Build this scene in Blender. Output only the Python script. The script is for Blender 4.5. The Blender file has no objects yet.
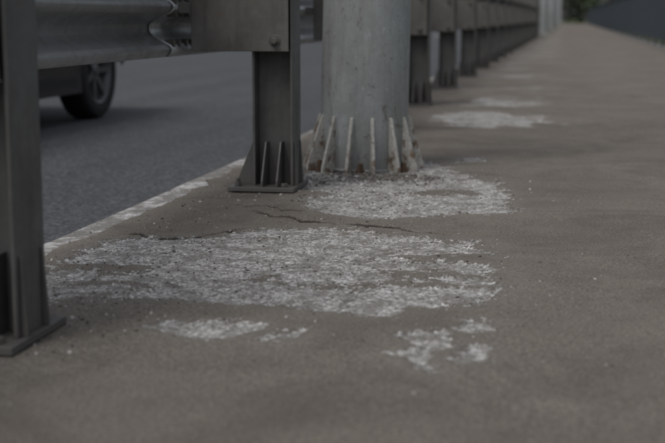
import bpy, bmesh, math, random
import numpy as np
from mathutils import Vector, Matrix
random.seed(7); rng=np.random.default_rng(7)
S=bpy.context.scene
COL=S.collection

# ---------------------------------------------------------------- helpers
def link(o): COL.objects.link(o); return o
def empty(name,loc=(0,0,0)):
    e=bpy.data.objects.new(name,None); e.location=loc; e.empty_display_size=.2; return link(e)
def mesh_from(name,verts,faces,mats=(),smooth=False,fmat=None):
    me=bpy.data.meshes.new(name); me.from_pydata([tuple(v) for v in verts],[],[tuple(f) for f in faces]); 
    for m in mats: me.materials.append(m)
    if fmat is not None: me.polygons.foreach_set('material_index',fmat)
    if smooth: me.polygons.foreach_set('use_smooth',[True]*len(me.polygons))
    me.update(); return me
def obj(name,me,parent=None,loc=(0,0,0),rot=(0,0,0)):
    o=bpy.data.objects.new(name,me); o.location=loc; o.rotation_euler=rot
    link(o)
    if parent: o.parent=parent
    return o
class MB:
    """mesh builder: joins many shaped parts into one mesh"""
    def __init__(s): s.v=[]; s.f=[]; s.m=[]
    def add(s,v,f,m=0):
        n=len(s.v); s.v+= [tuple(p) for p in v]; s.f+=[tuple(i+n for i in q) for q in f]; s.m+=[m]*len(f)
    def box(s,x0,x1,y0,y1,z0,z1,m=0):
        v=[(x0,y0,z0),(x1,y0,z0),(x1,y1,z0),(x0,y1,z0),(x0,y0,z1),(x1,y0,z1),(x1,y1,z1),(x0,y1,z1)]
        s.add(v,[(0,3,2,1),(4,5,6,7),(0,1,5,4),(1,2,6,5),(2,3,7,6),(3,0,4,7)],m)
    def prism(s,poly,vec,m=0):
        n=len(poly); a=[Vector(p) for p in poly]; b=[p+Vector(vec) for p in a]
        f=[tuple(range(n))[::-1],tuple(range(n,2*n))]+[(i,(i+1)%n,(i+1)%n+n,i+n) for i in range(n)]
        s.add(a+b,f,m)
    def cyl(s,p0,p1,r0,r1=None,n=12,m=0,cap=True):
        r1=r0 if r1 is None else r1
        p0=Vector(p0);p1=Vector(p1);d=(p1-p0).normalized()
        a=d.orthogonal().normalized();b=d.cross(a)
        v=[p0+(a*math.cos(t)+b*math.sin(t))*r0 for t in [2*math.pi*i/n for i in range(n)]]
        v+=[p1+(a*math.cos(t)+b*math.sin(t))*r1 for t in [2*math.pi*i/n for i in range(n)]]
        f=[(i,(i+1)%n,(i+1)%n+n,i+n) for i in range(n)]
        if cap: f+=[tuple(range(n))[::-1],tuple(range(n,2*n))]
        s.add(v,f,m)
    def mesh(s,name,mats,smooth=False): return mesh_from(name,s.v,s.f,mats,smooth,s.m)
def bevel(o,w=.003,seg=2,ang=35):
    b=o.modifiers.new('bevel','BEVEL'); b.width=w; b.segments=seg; b.limit_method='ANGLE'; b.angle_limit=math.radians(ang)
    return b

# ---------------------------------------------------------------- material helpers
class NT:
    def __init__(s,name):
        s.mat=bpy.data.materials.new(name); s.mat.use_nodes=True; s.t=s.mat.node_tree; s.n=s.t.nodes; s.l=s.t.links
        s.b=s.n['Principled BSDF']
    def node(s,t,**k):
        n=s.n.new(t)
        for a,v in k.items():
            if a.startswith('_'): setattr(n,a[1:],v)
            else: n.inputs[a].default_value=v
        return n
    def con(s,a,b): s.l.new(a,b)
    def coord(s,kind='Object'):
        return s.node('ShaderNodeTexCoord').outputs[kind]
    def scaled(s,c,sc):
        mp=s.node('ShaderNodeMapping'); mp.inputs['Scale'].default_value=sc; s.con(c,mp.inputs[0]); return mp.outputs[0]
    def noise(s,vec,scale,detail=4,rough=.6,dist=0):
        n=s.node('ShaderNodeTexNoise'); n.inputs['Scale'].default_value=scale; n.inputs['Detail'].default_value=detail
        n.inputs['Roughness'].default_value=rough; n.inputs['Distortion'].default_value=dist
        s.con(vec,n.inputs['Vector']); return n.outputs['Fac']
    def voro(s,vec,scale,feature='F1',out='Distance'):
        n=s.node('ShaderNodeTexVoronoi'); n.feature=feature; n.inputs['Scale'].default_value=scale
        s.con(vec,n.inputs['Vector']); return n.outputs[out]
    def ramp(s,fac,stops):
        r=s.node('ShaderNodeValToRGB'); e=r.color_ramp.elements
        while len(e)<len(stops): e.new(.5)
        for i,(p,c) in enumerate(stops):
            e[i].position=p; e[i].color=(*(c if hasattr(c,'__len__') else (c,c,c)),1)
        s.con(fac,r.inputs[0]); return r.outputs[0]
    def mix(s,fac,a,b,mode='MIX'):
        m=s.node('ShaderNodeMix'); m.data_type='RGBA'; m.blend_type=mode
        for k,v in ((0,fac),(6,a),(7,b)):
            if hasattr(v,'is_linked'): s.con(v,m.inputs[k])
            elif hasattr(v,'__len__'): m.inputs[k].default_value=(*v,1)
            else: m.inputs[k].default_value=v
        return m.outputs[2]
    def math(s,op,a,b=0,clamp=False):
        m=s.node('ShaderNodeMath'); m.operation=op; m.use_clamp=clamp
        for k,v in ((0,a),(1,b)):
            if hasattr(v,'is_linked'): s.con(v,m.inputs[k])
            else: m.inputs[k].default_value=v
        return m.outputs[0]
    def mrange(s,v,a,b,c=0,d=1):
        m=s.node('ShaderNodeMapRange'); m.clamp=True
        s.con(v,m.inputs[0]); 
        for i,x in enumerate((a,b,c,d)): m.inputs[i+1].default_value=x
        return m.outputs[0]
    def bump(s,h,strength=.5,dist=.01,normal=None):
        b=s.node('ShaderNodeBump'); b.inputs['Strength'].default_value=strength; b.inputs['Distance'].default_value=dist
        s.con(h,b.inputs['Height'])
        if normal: s.con(normal,b.inputs['Normal'])
        return b.outputs[0]
    def attr(s,name):
        a=s.node('ShaderNodeAttribute'); a.attribute_name=name; return a
    def out(s,color=None,rough=None,normal=None,metal=None,spec=None):
        for k,v in (('Base Color',color),('Roughness',rough),('Normal',normal),('Metallic',metal),('Specular IOR Level',spec)):
            if v is None: continue
            if hasattr(v,'is_linked'): s.con(v,s.b.inputs[k])
            elif hasattr(v,'__len__'): s.b.inputs[k].default_value=(*v,1)
            else: s.b.inputs[k].default_value=v
        return s.mat
def simple(name,col,rough=.6,metal=0,var=.25,scale=20):
    m=NT(name); c=m.coord(); n=m.noise(c,scale,4)
    col=np.array(col)
    cc=m.ramp(n,[(.3,tuple(col*(1-var))),(.7,tuple(col*(1+var)))])
    return m.out(cc,rough,None,metal)

def galv(name,base,metal=.35,rough=.55,dirt=.5,rust=.0,scr=0):
    m=NT(name); c=m.coord('Object')
    st=m.scaled(c,(1,1,.10))
    sp=m.voro(c,55,'F1','Color')
    n1=m.noise(c,9,6,.65); n2=m.noise(st,30,5,.6)
    b=np.array(base)
    col=m.mix(m.mrange(sp,0,1),tuple(b*.93),tuple(b*1.07))
    col=m.mix(m.mrange(n1,.42,.68,0,dirt),col,tuple(b*np.array((.62,.60,.57))))
    col=m.mix(m.mrange(n2,.50,.70,0,dirt*.9),col,tuple(b*np.array((.5,.48,.45))))
    sx=m.node('ShaderNodeSeparateXYZ'); g=m.node('ShaderNodeNewGeometry'); m.con(g.outputs['Position'],sx.inputs[0])
    foot=m.mrange(m.math('ADD',sx.outputs[2],m.math('MULTIPLY',n1,.12)),.05,.20,.55,0)
    col=m.mix(foot,col,(.11,.10,.09))
    if scr:
        s=m.noise(m.scaled(c,(1,1,.6)),13,9,.78,1.5)
        col=m.mix(m.mrange(s,.585,.615,0,.75),col,(.085,.066,.052))
        gr=m.noise(m.scaled(c,(1,1,.22)),10,6,.7)
        col=m.mix(m.mrange(gr,.48,.66,0,.5),col,tuple(b*np.array((.55,.52,.47))))
        s2=m.noise(m.scaled(c,(1,1,.3)),48,3,.6)
        col=m.mix(m.mrange(s2,.66,.70,0,.6),col,tuple(b*1.4))
        s3=m.noise(m.scaled(c,(1,1,1)),60,2,.6)
        col=m.mix(m.mrange(s3,.68,.71,0,.6),col,(.1,.09,.08))
    if rust>0:
        r=m.mrange(m.noise(c,22,6,.7),.62-.1*rust,.70,0,rust)
        col=m.mix(r,col,(.12,.06,.03))
    r=m.mrange(n1,.3,.7,rough-.1,rough+.15)
    return m.out(col,r,m.bump(n1,.15,.004),metal)

M_post =galv('post_galvanised',(.096,.097,.094),.15,.52,.75,.15)
M_rail =galv('rail_galvanised',(.34,.35,.355),.45,.36,.6)
M_brk  =galv('bracket_steel',(.116,.112,.105),.1,.58,.75,.3)
M_pole =galv('pole_galvanised',(.33,.35,.353),.3,.40,.45,0,1)
M_bolt =simple('bolt_steel',(.10,.095,.085),.5,.4)

def gusset_mat():
    m=NT('gusset_painted_rusty'); c=m.coord(); g=m.node('ShaderNodeNewGeometry')
    sx=m.node('ShaderNodeSeparateXYZ'); m.con(g.outputs['Position'],sx.inputs[0])
    n=m.noise(m.scaled(c,(1,1,.6)),24,7,.72); n2=m.noise(c,90,4)
    col=m.mix(m.mrange(n2,.35,.7),(.44,.43,.40),(.27,.265,.245))
    rustf=m.mrange(m.math('SUBTRACT',n,m.math('MULTIPLY',sx.outputs[2],.50)),.475,.55,0,.88)
    rc=m.ramp(n2,[(.3,(.028,.017,.011)),(.50,(.105,.055,.028)),(.75,(.28,.20,.11))])
    col=m.mix(rustf,col,rc)
    return m.out(col,.7,m.bump(n,.4,.003),.05)
M_gus=gusset_mat()

# ---------------------------------------------------------------- numpy noise + sidewalk wear field (metres, world XY)
def vnoise(x,y,seed=0):
    xi=np.floor(x).astype(np.int64); yi=np.floor(y).astype(np.int64); fx=x-xi; fy=y-yi
    fx=fx*fx*(3-2*fx); fy=fy*fy*(3-2*fy)
    def h(a,b):
        n=(a*374761393+b*668265263+seed*974711)&0x7fffffff
        n=((n^(n>>13))*1274126177)&0x7fffffff
        return ((n^(n>>16))&0xffff)/65535.0
    return (h(xi,yi)*(1-fx)+h(xi+1,yi)*fx)*(1-fy)+(h(xi,yi+1)*(1-fx)+h(xi+1,yi+1)*fx)*fy
def fbm(x,y,sc,o=4,seed=0):
    r=0;a=.5
    for i in range(o): r=r+a*(vnoise(x*sc,y*sc,seed+i)*2-1); sc*=2.03; a*=.5
    return r
def sdf(px,py,poly):
    poly=np.array(poly); d=np.full(px.shape,1e9); ins=np.zeros(px.shape,bool); n=len(poly)
    for i in range(n):
        a=poly[i]; b=poly[(i+1)%n]; e=b-a; wx=px-a[0]; wy=py-a[1]
        t=np.clip((wx*e[0]+wy*e[1])/(e@e),0,1); d=np.minimum(d,np.hypot(wx-e[0]*t,wy-e[1]*t))
        c=((a[1]>py)!=(b[1]>py)); xx=a[0]+(py-a[1])/(b[1]-a[1]+1e-12)*(b[0]-a[0]); ins^=c&(px<xx)
    return np.where(ins,d,-d)
MAIN=[(-1.16,2.71),(-1.11,2.94),(-1.09,3.04),(-.93,3.11),(-.82,3.23),(-.61,3.31),(-.41,3.25),(-.226,3.13),(-.15,3.0),(-.30,2.93),(-.143,2.84),(-.12,2.64),(-.145,2.46),(-.2375,2.43),(-.339,2.31),(-.50,2.37),(-.63,2.36),(-.805,2.38),(-.94,2.40),(-1.01,2.35),(-1.13,2.45)]
POLE=[(-.76,3.66),(-.80,3.85),(-.74,3.95),(-.85,4.10),(-.90,4.33),(-.98,4.6),(-.95,5.1),(-.6,5.1),(-.45,4.8),(-.36,4.55),(-.209,4.33),(-.156,3.98),(-.137,3.66),(-.347,3.61),(-.498,3.47),(-.639,3.50)]
FAR1=[(-.74,6.95),(-.66,7.5),(-.4,7.75),(-.1,7.4),(-.06,6.9),(-.2,6.5),(-.5,6.6)]
FAR2=[(-.75,8.2),(-.66,9.0),(-.3,9.3),(-.1,8.8),(-.13,8.2),(-.4,8.1)]
S1=[(-.74,2.17),(-.72,2.22),(-.64,2.225),(-.54,2.215),(-.55,2.17),(-.61,2.10),(-.66,2.12)]
S2=[(-.500,2.10),(-.488,2.16),(-.455,2.20),(-.460,2.14)]
S3=[(-.30,2.19),(-.195,2.24),(-.180,2.17),(-.20,2.09),(-.195,1.94),(-.235,2.0),(-.30,2.06),(-.235,2.11)]
S4=[(-.166,2.245),(-.162,2.31),(-.134,2.32),(-.136,2.25)]
S5=[(-.160,2.03),(-.152,2.13),(-.130,2.13),(-.136,2.04)]
S6=[(-.42,4.9),(-.45,5.1),(-.30,5.2),(-.26,4.95)]
CR=[
 ([(-1.125,3.10),(-1.04,3.065),(-.97,3.09),(-.903,3.10),(-.86,3.18),(-.80,3.27)],.0048,.007),
 ([(-.90,3.56),(-.82,3.47),(-.76,3.45),(-.705,3.38),(-.63,3.39),(-.56,3.33)],.0055,.007),
 ([(-.62,3.39),(-.5,3.35),(-.42,3.30),(-.35,3.27),(-.25,3.20)],.0045,.007),
 ([(-.99,3.74),(-.93,3.64),(-.86,3.63),(-.80,3.56),(-.70,3.57)],.0042,.006)]
ISL=[(-.618,2.63,.05,.035),(-.306,2.745,.10,.045),(-.22,2.61,.12,.022),(-1.03,2.68,.08,.05),(-.46,2.55,.05,.02),(-.36,4.05,.10,.06),(-.3,2.95,.10,.03),(-.9,2.52,.08,.02),(-.62,4.42,.22,.08)]
def wear(x,y):
    wx=x+.035*fbm(x,y,12,4,5); wy=y+.06*fbm(x,y,9,4,9)
    s=np.full(x.shape,-1.0)
    for P,off in ((MAIN,.000),(POLE,-.010),(S6,-.03)):
        s=np.maximum(s,sdf(wx,wy,P)+off)
    s=np.minimum(s,.042)
    ix=x+.09*fbm(x,y,12,4,105); iy=y+.10*fbm(x,y,12,4,109)
    for cx,cy,rx,ry in ISL:
        q=(np.hypot((ix-cx)/rx,(iy-cy)/ry)-1)*min(rx,ry)*1.4
        s=np.minimum(s,q)
    s=s+.058*fbm(x*.65,y*1.3,15,4,3)+.030*fbm(x*.7,y*1.3,75,2,17)
    q=np.full(x.shape,-1.0); wx=x+.016*fbm(x,y,16,3,205); wy=y+.030*fbm(x,y,16,3,209)
    for P,off in ((S1,.010),(S2,.010),(S3,-.001),(S4,.010),(S5,.010)):
        q=np.maximum(q,sdf(wx,wy,P)+off)
    q=q*1.7+.030*fbm(x*.8,y*1.2,40,4,217)
    s=np.maximum(s,q)
    f=np.full(x.shape,-1.0)
    wx=x+.12*fbm(x,y,3,3,55); wy=y+.25*fbm(x,y,3,3,59)
    for P in (FAR1,FAR2): f=np.maximum(f,sdf(wx,wy,P))
    f=np.minimum(f,.09)-.045+.22*fbm(x*1.0,y*1.5,7,4,61)
    f=np.where((y>5.8)&(y<9.7),f,-1)
    k=np.round((y-2.03)/2.03); yp=2.03+2.03*k; amp=.35+.9*vnoise(k*3.7,k*0+.5,73)
    r=np.hypot((x+.62-.1*amp)/(.36*amp),(y-yp-.1)/(.55*amp))
    g=.10*(1-r)+.20*fbm(x,y*.7,4.5,4,71)-.035
    g=np.where(y>9.7,g,-1)
    return np.maximum(np.maximum(s,f),g)
def sstep(a,b,x): t=np.clip((x-a)/(b-a),0,1); return t*t*(3-2*t)
def cracks(x,y):
    dark=np.zeros(x.shape); lift=np.zeros(x.shape)
    for P,h,w in CR:
        P=np.array(P); yc=np.interp(x,P[:,0],P[:,1])+.045*fbm(x,x*0,16,5,81)+.010*fbm(x,y,60,2,83)
        tp=sstep(P[0,0],P[0,0]+.05,x)*(1-sstep(P[-1,0]-.07,P[-1,0],x)); dy=y-yc
        tp=tp*np.clip(.1+1.2*vnoise(x*17,x*0,85),0,1.1)
        lift=lift+h*tp*sstep(-.004,.003,dy)*np.exp(-(np.maximum(dy,0)/.10)**2)
        dark=np.maximum(dark,np.clip(tp*1.5,0,1)*np.clip(1-(np.abs(dy+.002)/w-.5)*2,0,1))
    return dark,lift
def height(x,y,s=None,cl=None):
    s=wear(x,y) if s is None else s; c,l=cracks(x,y) if cl is None else cl
    z=.0045*fbm(x,y,3.0,3,40)+.0010*fbm(x,y,45,2,41)
    z=z-.0040*sstep(-.004,.012,s)*(y<10)
    return z+l-.007*c

def axis(segs):
    out=[segs[0][0]]
    for a,b,st0,st1 in segs:
        p=a; 
        while p<b-1e-6:
            st=st0+(st1-st0)*(p-a)/(b-a); p=min(b,p+st); out.append(p)
    return np.array(out)
xs=axis([(-1.195,.05,.006,.006),(.05,1.62,.008,.06)])
ys=axis([(-4,1.45,.4,.02),(1.45,4.4,.006,.006),(4.4,10,.008,.03),(10,40,.04,.12),(40,130,.2,2.0)])
X,Y=np.meshgrid(xs,ys); nx=len(xs); ny=len(ys)
X=X.copy(); X[:,0]+=.036*fbm(Y[:,0],Y[:,0]*0,9,5,91); X[:,1]=np.maximum(X[:,1],X[:,0]+.001); X[:,2]=np.maximum(X[:,2],X[:,1]+.001); X[:,3]=np.maximum(X[:,3],X[:,2]+.001)
sx=wear(X,Y); ck,lf=cracks(X,Y)
Z=height(X,Y,sx,(ck,lf))
V=np.stack([X.ravel(),Y.ravel(),Z.ravel()],1)
i=np.arange(ny-1)[:,None]*nx+np.arange(nx-1)[None,:]
F=np.stack([i,i+1,i+nx+1,i+nx],-1).reshape(-1,4)
me=bpy.data.meshes.new('sidewalk')
me.vertices.add(len(V)); me.vertices.foreach_set('co',V.ravel().astype(np.float32))
me.loops.add(F.size); me.loops.foreach_set('vertex_index',F.ravel().astype(np.int32))
me.polygons.add(len(F)); me.polygons.foreach_set('loop_start',(np.arange(len(F))*4).astype(np.int32))
me.polygons.foreach_set('loop_total',np.full(len(F),4,np.int32)); me.update(calc_edges=True)
me.polygons.foreach_set('use_smooth',[True]*len(F))
a=me.attributes.new('wear','FLOAT','POINT'); a.data.foreach_set('value',sx.ravel().astype(np.float32))
a=me.attributes.new('crack','FLOAT','POINT'); a.data.foreach_set('value',ck.ravel().astype(np.float32))

def sidewalk_mat():
    m=NT('worn_asphalt_footway'); c=m.coord('Object')
    w=m.attr('wear').outputs['Fac']; ckn=m.attr('crack').outputs['Fac']
    nb=m.noise(c,1.3,5,.6); nm=m.noise(c,9,6,.65); nf=m.noise(c,160,4,.75); ng=m.noise(c,340,1,.6)
    base=m.mix(m.mrange(nb,.3,.7),(.138,.121,.102),(.192,.171,.147))
    base=m.mix(m.mrange(nm,.38,.68,0,.6),base,(.112,.098,.083))
    base=m.mix(m.mrange(nf,.50,.66,0,.7),base,(.27,.25,.222))
    base=m.mix(m.mrange(nf,.50,.36,0,.6),base,(.068,.060,.052))
    base=m.mix(m.mrange(ng,.56,.66,0,.75),base,(.034,.031,.029))
    stain=m.noise(c,2.3,7,.70,.8); base=m.mix(m.mrange(stain,.48,.64,0,.5),base,(.080,.070,.059))
    halo=m.mrange(m.math('ADD',w,m.math('MULTIPLY',m.math('SUBTRACT',nm,.5),.18)),-.09,.01,0,.35)
    base=m.mix(halo,base,(.205,.190,.170))
    vn=m.node('ShaderNodeTexVoronoi'); vn.inputs['Scale'].default_value=130; m.con(c,vn.inputs['Vector'])
    va=vn.outputs['Color']; vd=vn.outputs['Distance']
    stone=m.ramp(va,[(.15,(.13,.127,.12)),(.38,(.34,.335,.325)),(.62,(.54,.535,.525)),(.88,(.76,.76,.75))])
    expo=m.mix(m.mrange(vd,.42,.78,0,.75),stone,(.24,.232,.218))
    expo=m.mix(m.mrange(nf,.50,.66,0,.55),expo,(.54,.535,.52))
    expo=m.mix(m.mrange(m.noise(c,15,6,.74),.46,.58,0,.75),expo,(.18,.169,.154))
    expo=m.mix(m.mrange(ng,.50,.62,0,.8),expo,(.050,.047,.043))
    e=m.math('ADD',w,m.math('MULTIPLY',m.math('SUBTRACT',nf,.5),.070))
    n45=m.noise(c,42,5,.72)
    e=m.math('ADD',e,m.math('MULTIPLY',m.math('SUBTRACT',n45,.5),.18))
    mask=m.mrange(e,-.001,.004)
    edge=m.math('MULTIPLY',m.mrange(e,-.012,-.001),m.math('SUBTRACT',1,mask))
    base=m.mix(m.math('MULTIPLY',edge,.6),base,(.055,.050,.045))
    sy=m.node('ShaderNodeSeparateXYZ'); m.con(c,sy.inputs[0])
    mask2=m.math('MULTIPLY',mask,m.mrange(sy.outputs[1],8.5,12,1,.5))
    col=m.mix(mask2,base,expo)
    col=m.mix(m.mrange(ckn,.15,.6,0,.90),col,(.022,.020,.018))
    h=m.math('SUBTRACT',m.math('ADD',nf,m.math('MULTIPLY',va,m.math('MULTIPLY',mask,.45))),m.math('MULTIPLY',mask,.6))
    return m.out(col,.93,m.bump(h,1.0,.0036),0,.25)
me.materials.append(sidewalk_mat())
sidewalk=obj('sidewalk',me)

# ---------------------------------------------------------------- kerb
def kerb_mat():
    m=NT('worn_kerb_paint'); c=m.coord(); n=m.noise(c,22,7,.75); n2=m.noise(c,140,4,.7); n3=m.noise(c,6,5,.75)
    col=m.mix(m.mrange(n,.44,.56),(.43,.43,.425),(.22,.215,.205))
    col=m.mix(m.mrange(n3,.45,.55,0,.85),col,(.14,.133,.125))
    col=m.mix(m.mrange(n2,.50,.64,0,.8),col,(.085,.08,.076))
    return m.out(col,.9,m.bump(n2,.6,.003),0,.25)
kerb=MB()
y=-4.0
while y<130:
    L=1.0 if y<30 else 5.0
    kerb.box(-1.283+random.uniform(-.006,.006),-1.12,y+.003,y+L-.003,-.2,-.007+random.uniform(-.003,.003)); y+=L
k=obj('kerb',kerb.mesh('kerb',[kerb_mat()])); bevel(k,.016,3)

# ---------------------------------------------------------------- road, markings, terrain
def sheet(name,x0,x1,y0,y1,z,mat):
    return obj(name,mesh_from(name,[(x0,y0,z),(x1,y0,z),(x1,y1,z),(x0,y1,z)],[(0,1,2,3)],[mat]))
def road_mat():
    m=NT('road_asphalt'); c=m.coord(); n=m.noise(c,.8,5); f=m.noise(c,70,4,.75)
    tr=m.noise(m.scaled(c,(1.2,.06,1)),2.2,4)
    col=m.mix(m.mrange(tr,.35,.65),(.036,.039,.044),(.057,.061,.067))
    col=m.mix(m.mrange(n,.35,.7,0,.5),col,(.034,.036,.041))
    col=m.mix(m.mrange(f,.5,.66,0,.85),col,(.15,.154,.162))
    col=m.mix(m.mrange(f,.48,.36,0,.8),col,(.013,.014,.015))
    return m.out(col,.85,m.bump(f,1,.006),0,.3)
sheet('road',-9.6,-1.27,-40,400,-.12,road_mat())
def paint_mat():
    m=NT('road_paint'); c=m.coord(); n=m.noise(c,40,6,.7)
    return m.out(m.mix(m.mrange(n,.5,.65),(.55,.55,.53),(.10,.10,.10)),.8,None,0,.3)
MP=paint_mat(); mk=MB()
yy=-31.5
while yy<180:
    mk.box(-5.0,-4.88,yy,yy+2.5,-.119,-.116); yy+=20
mk.box(-9.2,-9.08,-40,180,-.119,-.116)
obj('lane_markings',mk.mesh('lane_markings',[MP]))
def grass_mat():
    m=NT('grass_terrain'); c=m.coord(); n=m.noise(c,.15,6); f=m.noise(c,12,5,.7)
    col=m.mix(m.mrange(n,.35,.65),(.045,.065,.025),(.075,.085,.04)); col=m.mix(m.mrange(f,.4,.7,0,.6),col,(.035,.05,.018))
    return m.out(col,.95,m.bump(f,.8,.05),0,.2)
sheet('ground',-900,900,-900,1500,-.30,grass_mat())
fw=MB(); fw.box(-11.3,-9.6,-40,400,-.3,0.0)
obj('far_sidewalk',fw.mesh('far_sidewalk',[simple('far_footway_asphalt',(.13,.12,.11),.9,0,.2,6)]))
eb=MB(); eb.box(1.60,1.85,-4,130,-.3,.035); o=obj('parapet_kerb',eb.mesh('parapet_kerb',[simple('parapet_concrete',(.13,.125,.12),.9,0,.3,8)])); bevel(o,.01)

# ---------------------------------------------------------------- guardrail
def post_mesh():
    b=MB(); D=.066; Fw=.062; t=.008; H=1.16
    b.box(-.138,.080,-.118,.118,.002,.016)
    b.box(-D,-D+t,-Fw,Fw,.016,H); b.box(D-t,D,-Fw,Fw,.016,H)
    b.box(-D+t,D-t,-.0035,.0035,.016,H-.001)
    g=.006
    for sgn,ex in ((1,.012),(-1,.055)):
        for yy in (-.045,.045):
            b.prism([(sgn*D,yy-g/2,.016),(sgn*(D+ex),yy-g/2,.016),(sgn*(D+ex),yy-g/2,.032),(sgn*(D+.004),yy-g/2,.155),(sgn*D,yy-g/2,.155)],(0,g,0))
    for sgn in (1,-1):
        for xx in (-.027,.022):
            b.prism([(xx-g/2,sgn*.0035,.016),(xx-g/2,sgn*.108,.016),(xx-g/2,sgn*.108,.034),(xx-g/2,sgn*.045,.155),(xx-g/2,sgn*.0035,.155)],(g,0,0))
        for xx in (-.108,): b.cyl((xx,sgn*.09,.016),(xx,sgn*.09,.030),.013,n=6,m=1); b.cyl((xx,sgn*.09,.030),(xx,sgn*.09,.042),.007,n=8,m=1)
    b.cyl((.045,-.095,.016),(.045,-.095,.028),.012,n=6,m=1); b.cyl((.045,.095,.016),(.045,.095,.028),.012,n=6,m=1)
    return b.mesh('guardrail_post',[M_post,M_bolt])
POST=post_mesh()
def bracket_mesh():
    b=MB()
    for z0 in (.445,.815):
        z1=z0+.275; y0=-.075
        b.box(-.262,.056,y0,y0+.006,z0,z1)
        b.box(-.262,.056,y0+.006,y0+.060,z0,z0+.006)
        b.box(-.262,.056,y0+.006,y0+.060,z1-.006,z1)
        b.box(-.302,-.262,y0+.001,y0+.07,z0+.12,z1-.12)
        for zz in (.035,.24):
            b.cyl((.012,y0-.005,z0+zz),(.012,y0,z0+zz),.018,n=16,m=1); b.cyl((.012,y0-.017,z0+zz),(.012,y0-.005,z0+zz),.012,n=6,m=1)
    return b.mesh('rail_bracket',[M_brk,M_bolt])
BRK=bracket_mesh()
PROF=[(0,.026),(.010,.012),(.022,.008),(.034,.018),(.052,.052),(.062,.070),(.074,.080),(.088,.083),(.102,.080),(.114,.068),(.128,.040),(.138,.014),(.148,.003),(.155,.0)]
PROF=PROF+[(.31-z,d) for z,d in PROF[-2::-1]]
def rail_mesh(name,L):
    b=MB(); n=len(PROF); v=[];f=[]
    for yy in (0,L):
        for z,d in PROF: v.append((-d,yy,z))
    for i in range(n-1): f.append((i,i+1,i+1+n,i+n))
    b.add(v,f)
    return b.mesh(name,[M_rail,M_bolt],True)
RAIL=rail_mesh('w_beam',4.30)
def splice_mesh():
    b=MB()
    for yy in (-.09,-.03,.05,.11) :
        for z,d in ((.04,.03),(.27,.03),(.135,.02),(.175,.02)):
            b.cyl((-d-.01,yy,z),(-d+.024,yy,z),.012,n=6,m=0)
    return b.mesh('splice_bolts',[M_bolt])
SPL=splice_mesh()
def guardrail(name,x,y0,n,flip=False,z=0):
    root=empty(name,(x,y0,z))
    if flip: root.rotation_euler=(0,0,math.pi)
    k=-1 if flip else 1
    for i in range(n):
        dx=(-.034,.004,0)[min(i,2)] if not flip else 0
        dx+= random.uniform(-.006,.006) if i>2 else 0
        o=obj('post_%d'%(i+1),POST,root,(dx,2.03*i*k,0),(random.uniform(-.004,.004),random.uniform(-.004,.004),random.uniform(-.02,.02)) if i>1 else (0,0,0)); 
        if i<6: bevel(o,.0015,2)
        b=obj('bracket_%d'%(i+1),BRK,root,(dx,2.03*i*k,0))
        if i<6: bevel(b,.0015,1)
    m=(n-1)//2
    for j in range(-1,m+1):
        for t,z0 in enumerate((.430,.800)):
            yy=(2.03*2*j)*k; L=4.06
            o=obj('rail_%d_%d'%(j+2,t+1),RAIL,root,(-.302-(.005 if j%2 else 0),yy-.12-(4.06 if flip else 0)+2.03,z0))
            so=o.modifiers.new('s','SOLIDIFY'); so.thickness=.003
            obj('bolts_%d_%d'%(j+2,t+1),SPL,root,(-.302,yy+2.03*k,z0))
    return root
guardrail('steel_guardrail',-.93,2.03,46)
guardrail('steel_guardrail',-9.9,94.0,46,True)

# ---------------------------------------------------------------- street lamps
def lamp_mesh():
    b=MB(); seg=[(0,.163),(.15,.1625),(.6,.161),(2.2,.150),(2.25,.145),(9.0,.07)]
    n=64; v=[];f=[]
    for z,r in seg:
        for i in range(n): t=2*math.pi*i/n; v.append((r*math.cos(t),r*math.sin(t),z))
    for j in range(len(seg)-1):
        for i in range(n): f.append((j*n+i,j*n+(i+1)%n,(j+1)*n+(i+1)%n,(j+1)*n+i))
    b.add(v,f)
    b.cyl((0,0,0),(0,0,.012),.171,.166,48)
    b.box(-.06,.06,.146,.1675,.9,1.3)
    return b.mesh('shaft',[M_pole],True)
def guss_mesh():
    b=MB(); N=14; g=.012
    for i in range(N):
        t=2*math.pi*(i+.22)/N; ct,st=math.cos(t),math.sin(t)
        def P(r,z,s): return (r*ct-s*st,r*st+s*ct,z)
        poly=[P(.160,-.004,-g/2),P(.226,-.004,-g/2),P(.224,.018,-g/2),P(.169,.198,-g/2),P(.160,.198,-g/2)]
        b.prism(poly,(-g*st,g*ct,0))
        if i%2==0:
            t+=math.pi/N; p=(.196*math.cos(t),.196*math.sin(t))
            b.cyl((*p,-.004),(*p,.016),.018,n=6,m=1); b.cyl((*p,.016),(*p,.038),.010,n=10,m=1)
    return b.mesh('base_gussets',[M_gus,simple('anchor_nut_rust',(.09,.055,.036),.85,.1,.5,60)])
def head_mesh():
    b=MB(); 
    pts=[(0,0,8.9),(-.25,0,9.35),(-.8,0,9.62),(-1.7,0,9.72)]
    for p,q in zip(pts[:-1],pts[1:]): b.cyl(p,q,.04,n=12)
    b.prism([(-1.65,-.06,9.68),(-1.75,-.13,9.66),(-2.25,-.13,9.68),(-2.35,-.07,9.70),(-2.35,.07,9.70),(-2.25,.13,9.68),(-1.75,.13,9.66),(-1.65,.06,9.68)],(0,0,.09))
    b.box(-2.22,-1.8,-.1,.1,9.645,9.664,1)
    return b.mesh('arm_and_lantern',[M_pole,simple('lantern_glass',(.5,.5,.48),.2)])
SH,GU,HD=lamp_mesh(),guss_mesh(),head_mesh()
for q,yy in enumerate((4.70,36.7,52.7,68.7,100.7)):
    r=empty('street_lamp',(-.742,yy,-.002)); r.rotation_euler=(0,math.radians(1.1 if q==0 else 0),0)
    obj('shaft',SH,r); g=obj('base_gussets',GU,r); bevel(g,.0015,1); obj('arm_and_lantern',HD,r)

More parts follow.
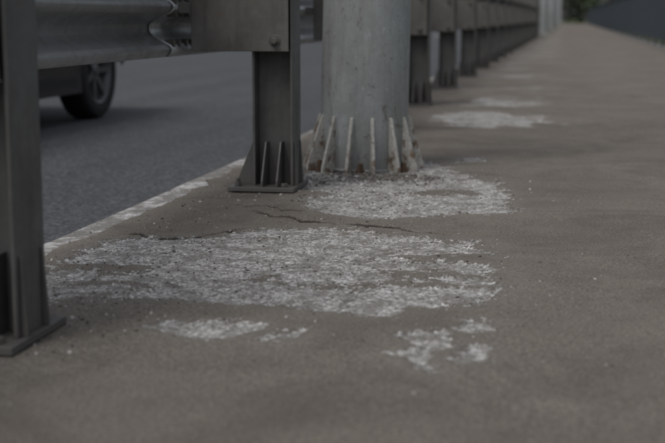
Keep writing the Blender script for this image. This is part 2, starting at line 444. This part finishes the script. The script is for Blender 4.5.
# ---------------------------------------------------------------- railing on the right
def railing():
    b=MB(); y=-3.0
    while y<128:
        b.box(1.66,1.72,y-.03,y+.03,.03,1.25)
        yy=y+.12
        while yy<y+1.98 :
            b.box(1.68,1.70,yy-.009,yy+.009,.17,1.12); yy+=.12
        y+=2.1
    b.box(1.655,1.725,-3.05,128,1.251,1.30); b.box(1.672,1.708,-3,128,1.12,1.155); b.box(1.672,1.708,-3,128,.14,.17)
    return b.mesh('footway_railing',[simple('railing_paint_blue_grey',(.034,.042,.052),.5,.1)])
obj('footway_railing',railing())

# ---------------------------------------------------------------- loose grit
def gravel():
    ico=bmesh.new(); bmesh.ops.create_icosphere(ico,subdivisions=1,radius=1); iv=np.array([v.co[:] for v in ico.verts]); fi=np.array([[v.index for v in f.verts] for f in ico.faces]); ico.free()
    P=[]
    def clus(n,cx,cy,sx,sy,s0,s1):
        for _ in range(n): P.append((rng.normal(cx,sx),rng.normal(cy,sy),s0*(s1/s0)**(rng.random()**2.4)))
    clus(1500,-.65,2.80,.28,.30,.0009,.0048)
    clus(1000,-.60,4.0,.22,.30,.001,.0055)
    clus(1100,-.70,4.38,.18,.10,.0015,.008)
    clus(700,-.97,2.40,.10,.25,.001,.0048)
    clus(300,-.85,2.1,.10,.12,.001,.0045)
    clus(160,-1.06,3.5,.06,.4,.001,.005)
    clus(500,-.3,2.5,.2,.4,.0008,.0030)
    clus(90,-1.2,3.1,.04,.5,.001,.004)
    for _ in range(900): P.append((rng.uniform(-1.1,1.5),rng.uniform(1.5,8),.0007+.0016*rng.random()**2))
    P=np.array(P); P=P[(P[:,0]>-1.26)&(P[:,0]<1.6)]
    z=height(P[:,0],P[:,1]); z=np.where(P[:,0]<-1.18,-.006,z)
    sc=P[:,2][:,None,None]*rng.uniform(.6,1.25,(len(P),1,3))*rng.uniform(.75,1.2,(len(P),len(iv),1))
    v=iv[None]*sc; th=rng.uniform(0,6.28,len(P)); c,s=np.cos(th)[:,None],np.sin(th)[:,None]
    vx=v[...,0]*c-v[...,1]*s; vy=v[...,0]*s+v[...,1]*c
    v=np.stack([vx+P[:,0:1],vy+P[:,1:2],v[...,2]*.7+(z+P[:,2]*.25)[:,None]],-1).reshape(-1,3)
    f=(fi[None]+np.arange(len(P))[:,None,None]*len(iv)).reshape(-1,3)
    me=mesh_from('gravel',v.tolist(),f.tolist())
    a=me.attributes.new('tone','FLOAT','POINT'); a.data.foreach_set('value',np.repeat(rng.random(len(P)),len(iv)).astype(np.float32))
    m=NT('gravel_stone'); t=m.attr('tone').outputs['Fac']
    me.materials.append(m.out(m.ramp(t,[(.0,(.045,.042,.038)),(.45,(.13,.122,.11)),(.75,(.25,.24,.225)),(1,(.5,.49,.47))]),.9,None,0,.25))
    return me
obj('gravel',gravel())

# ---------------------------------------------------------------- car
def lathe(prof,n):
    v=[];f=[];k=len(prof)
    for i in range(n):
        t=2*math.pi*i/n
        for x,r in prof: v.append((x,r*math.cos(t),r*math.sin(t)))
    for i in range(n):
        for j in range(k-1):
            a=i*k+j; b=((i+1)%n)*k+j; f.append((a,b,b+1,a+1))
    return v,f
def wheel_mesh():
    b=MB(); R=.325
    tyre=[(.075,.215),(.10,.235),(.104,.27),(.098,.305),(.085,.318),(.06,R),(.045,R),(.042,R-.008),(.036,R-.008),(.033,R),(.006,R),(.003,R-.008),(-.003,R-.008),(-.006,R),(-.033,R),(-.036,R-.008),(-.042,R-.008),(-.045,R),(-.06,R),(-.085,.318),(-.1,.3),(-.104,.27),(-.1,.235),(-.075,.215)]
    b.add(*lathe(tyre,64),0)
    b.add(*lathe([(.088,.226),(.092,.220),(.085,.208),(.02,.196),(-.07,.19),(-.09,.215)],48),1)
    b.add(*lathe([(.02,.0),(.02,.19)],32),2)
    b.add(*lathe([(.075,.0),(.075,.03),(.06,.045),(.03,.055)],24),1)
    for i in range(7):
        t=2*math.pi*i/7; c,s=math.cos(t),math.sin(t)
        def P(r,w,x): return (x,r*c-w*s,r*s+w*c)
        poly=[P(.03,-.020,.062),P(.215,-.013,.080),P(.215,.013,.080),P(.03,.020,.062)]
        b.prism(poly,(-.02,0,0),1)
    return b.mesh('wheel',[simple('tyre_rubber',(.016,.016,.017),.8),simple('alloy_wheel',(.14,.145,.15),.4,.6,.1),simple('brake_dark',(.02,.02,.02),.6)],False)
def car(name,loc):
    root=empty(name,loc); paint=simple('car_paint_dark',(.015,.017,.020),.25,.3,.1,3); glass=simple('car_glass',(.01,.012,.014),.08,0,.05)
    trim=simple('car_black_trim',(.013,.013,.014),.6); W=.87
    def arch(cy,r=.37):
        return [(cy+r*math.cos(t),max(.20,.325+r*math.sin(t))) for t in [math.pi*1.1-i*math.pi*1.2/18 for i in range(19)]]
    low=[(.06,.42),(.14,.27),(.44,.20)]+arch(.85)+arch(3.40)[:-3]+[(3.84,.36),(4.02,.42),(4.12,.50),(4.14,.60),(4.04,.72),(3.75,.82),(3.20,.92),(2.3,.95),(1.0,.97),(.2,.98),(.04,.85),(.02,.6)]
    b=MB(); n=len(low)
    st=[(-W,.955),(-W+.05,1.0),(W-.05,1.0),(W,.955)]
    v=[];f=[]
    for x,k in st:
        for y,z in low: v.append((x,2.1+(y-2.1)*k if k<1 and (y<.3 or y>3.9) else y,z))
    for s in range(len(st)-1):
        for i in range(n): j=(i+1)%n; f.append((s*n+i,s*n+j,(s+1)*n+j,(s+1)*n+i))
    f.append(tuple(range(n))); f.append(tuple(range((len(st)-1)*n,len(st)*n))[::-1])
    b.add(v,f,0)
    o=obj('body',b.mesh('body',[paint]),root); bevel(o,.02,2,40)
    g=MB()
    cab=[(.16,.97),(.45,1.36),(.8,1.43),(1.9,1.45),(2.45,1.36),(3.25,.93)]
    def xw(z): return .83-.30*(z-.93)
    v=[(sg*xw(z),y,z) for sg in (-1,1) for y,z in cab]; k=len(cab)
    g.add(v,[tuple(range(k)),tuple(range(k,2*k))[::-1]]+[(i,i+k,(i+1)%k+k,(i+1)%k) for i in range(k)],0)
    o=obj('windows',g.mesh('windows',[glass]),root)
    r=MB(); 
    for (y0,z0),(y1,z1) in zip(cab[1:4],cab[2:5]):
        r.add([(-xw(z0)-.012,y0,z0),(xw(z0)+.012,y0,z0),(xw(z1)+.012,y1,z1),(-xw(z1)-.012,y1,z1),(-xw(z0)-.004,y0,z0+.025),(xw(z0)+.004,y0,z0+.025),(xw(z1)+.004,y1,z1+.025),(-xw(z1)-.004,y1,z1+.025)],[(0,3,2,1),(4,5,6,7),(0,1,5,4),(1,2,6,5),(2,3,7,6),(3,0,4,7)])
    for sg in (-1,1):
        for (y0,z0),(y1,z1),w in (((.16,.97),(.45,1.37),.09),((3.2,.93),(2.45,1.37),.06),((1.05,.96),(1.0,1.44),.05),((2.0,.96),(1.95,1.45),.04)):
            x0=sg*(xw(z0)+.008); x1=sg*(xw(z1)+.008)
            r.prism([(x0,y0-w/2,z0),(x0,y0+w/2,z0),(x1,y1+w/2,z1),(x1,y1-w/2,z1)],(sg*-.02,0,0))
        r.prism([(sg*.86,2.95,.97),(sg*1.0,2.93,.98),(sg*1.0,2.95,1.1),(sg*.86,2.97,1.08)],(0,.1,0))
    obj('roof_and_pillars',r.mesh('roof_and_pillars',[paint]),root)
    t=MB(); t.box(-.70,.70,.3,3.75,.24,.70)
    for sg in (-1,1):
        t.box(sg*.872-.004,sg*.872+.004,1.3,2.98,.24,.30)
        for yy in (1.3,2.15,3.0): t.box(sg*.8705-.001,sg*.8705+.001,yy,yy+.006,.32,.93)
        for yy in (1.4,2.3): t.box(sg*.88-.012,sg*.88+.012,yy,yy+.14,.80,.825)
    t.box(-.5,.5,4.12,4.15,.50,.56); t.box(-.6,.6,0.0,.03,.35,.42)
    obj('trim',t.mesh('trim',[trim]),root)
    l=MB()
    for sg in (-1,1):
        l.box(sg*.72-.12,sg*.72+.12,.0,.06,.70,.90,0); l.box(sg*.66-.15,sg*.66+.15,4.05,4.12,.60,.70,1)
    l.box(-.26,.26,-.005,.02,.5,.61,1)
    obj('lights',l.mesh('lights',[simple('tail_lamp',(.25,.01,.01),.2),simple('head_lamp',(.6,.6,.6),.15)]),root)
    WM=wheel_mesh()
    for sg in (-1,1):
        for j,yy in enumerate((.85,3.40)):
            obj('wheel_%s%d'%('r' if sg>0 else 'l',j+1),WM,root,(sg*.775,yy,.325),(random.uniform(0,6) ,0,0 if sg>0 else math.pi))
    return root
car('car',(-3.97,4.85,-.12))

# ---------------------------------------------------------------- distant trees (one mass)
def trees():
    TV=[];b=MB(); spots=[]
    for i in range(26): spots.append((-30+i*2.9+random.uniform(-1,1),138+random.uniform(-4,14),random.uniform(8,13)))
    for i in range(22): spots.append((-17-random.uniform(0,6),10+i*6+random.uniform(-2,2),random.uniform(7,12)))
    for i in range(16): spots.append((7+random.uniform(0,5),30+i*7+random.uniform(-2,2),random.uniform(6,10)))
    for x,y,h in spots:
        b.cyl((x,y,-.3),(x+random.uniform(-.2,.2),y,h*.6),.2,.09,8)
        for q in range(5):
            a=random.uniform(0,6.28); r=h*.22
            b.cyl((x,y,h*(.25+.07*q)),(x+r*math.cos(a),y+r*math.sin(a),h*(.45+.08*q)),.07,.02,6)
        for c in range(24):
            a=random.uniform(0,6.28); zz=random.uniform(.03,1); rr=h*.30*math.sin(math.pi*min(1,.15+zz*.8))**.7*random.uniform(.3,1)
            C=np.array((x+rr*math.cos(a),y+rr*math.sin(a),h*zz)); m=50
            p=C+rng.normal(0,h*.055,(m,3)); u=rng.normal(0,1,(m,3)); u/=np.linalg.norm(u,axis=1)[:,None]; w=np.cross(u,rng.normal(0,1,(m,3))); w/=np.linalg.norm(w,axis=1)[:,None]
            s=.18+.14*rng.random((m,1)); TV.append(np.stack([p-u*s,p+w*s*.6,p+u*s,p-w*s*.6],1).reshape(-1,3))
    TV=np.concatenate(TV); n=len(TV)//4; base=len(b.v)
    nb=len(b.f); v=b.v+TV.tolist(); f=b.f+(np.arange(n*4).reshape(-1,4)+base).tolist()
    bark=simple('bark',(.09,.07,.05),.9); m=NT('leaves'); c=m.coord()
    leaf=m.out(m.mix(m.mrange(m.noise(c,.7,4),.35,.65),(.016,.028,.011),(.030,.048,.017)),.7)
    return mesh_from('tree_line',v,f,[bark,leaf],False,[0]*nb+[1]*n)
obj('tree_line',trees())

# ---------------------------------------------------------------- light
SUN_EL,SUN_AZ=math.radians(58),math.radians(215)
w=bpy.data.worlds.new('World'); S.world=w; w.use_nodes=True; nt=w.node_tree
sky=nt.nodes.new('ShaderNodeTexSky'); sky.sky_type='NISHITA'; sky.sun_disc=False; sky.sun_elevation=SUN_EL; sky.sun_rotation=SUN_AZ; sky.dust_density=4; sky.air_density=1.0
hs=nt.nodes.new('ShaderNodeHueSaturation'); hs.inputs['Saturation'].default_value=.38
nt.links.new(sky.outputs[0],hs.inputs['Color']); nt.links.new(hs.outputs[0],nt.nodes['Background'].inputs[0])
nt.nodes['Background'].inputs[1].default_value=.142
sd=bpy.data.lights.new('sun','SUN'); sd.energy=1.15; sd.angle=math.radians(20); sd.color=(1,.97,.92)
so=link(bpy.data.objects.new('sun',sd))
d=Vector((math.sin(SUN_AZ)*math.cos(SUN_EL),math.cos(SUN_AZ)*math.cos(SUN_EL),math.sin(SUN_EL)))
so.rotation_euler=d.to_track_quat('Z','Y').to_euler(); so.location=d*30

# ---------------------------------------------------------------- camera
cd=bpy.data.cameras.new('camera'); cam=link(bpy.data.objects.new('camera',cd)); S.camera=cam
cam.location=(0,0,.55); cam.rotation_euler=(math.radians(90-9.03),0,math.radians(10.36))
cd.sensor_width=36; cd.lens=69.3; cd.clip_start=.05; cd.clip_end=3000
cd.dof.use_dof=True; cd.dof.focus_distance=3.25; cd.dof.aperture_fstop=3.8
S.view_settings.view_transform='Standard'; S.view_settings.look='None'; S.view_settings.exposure=0
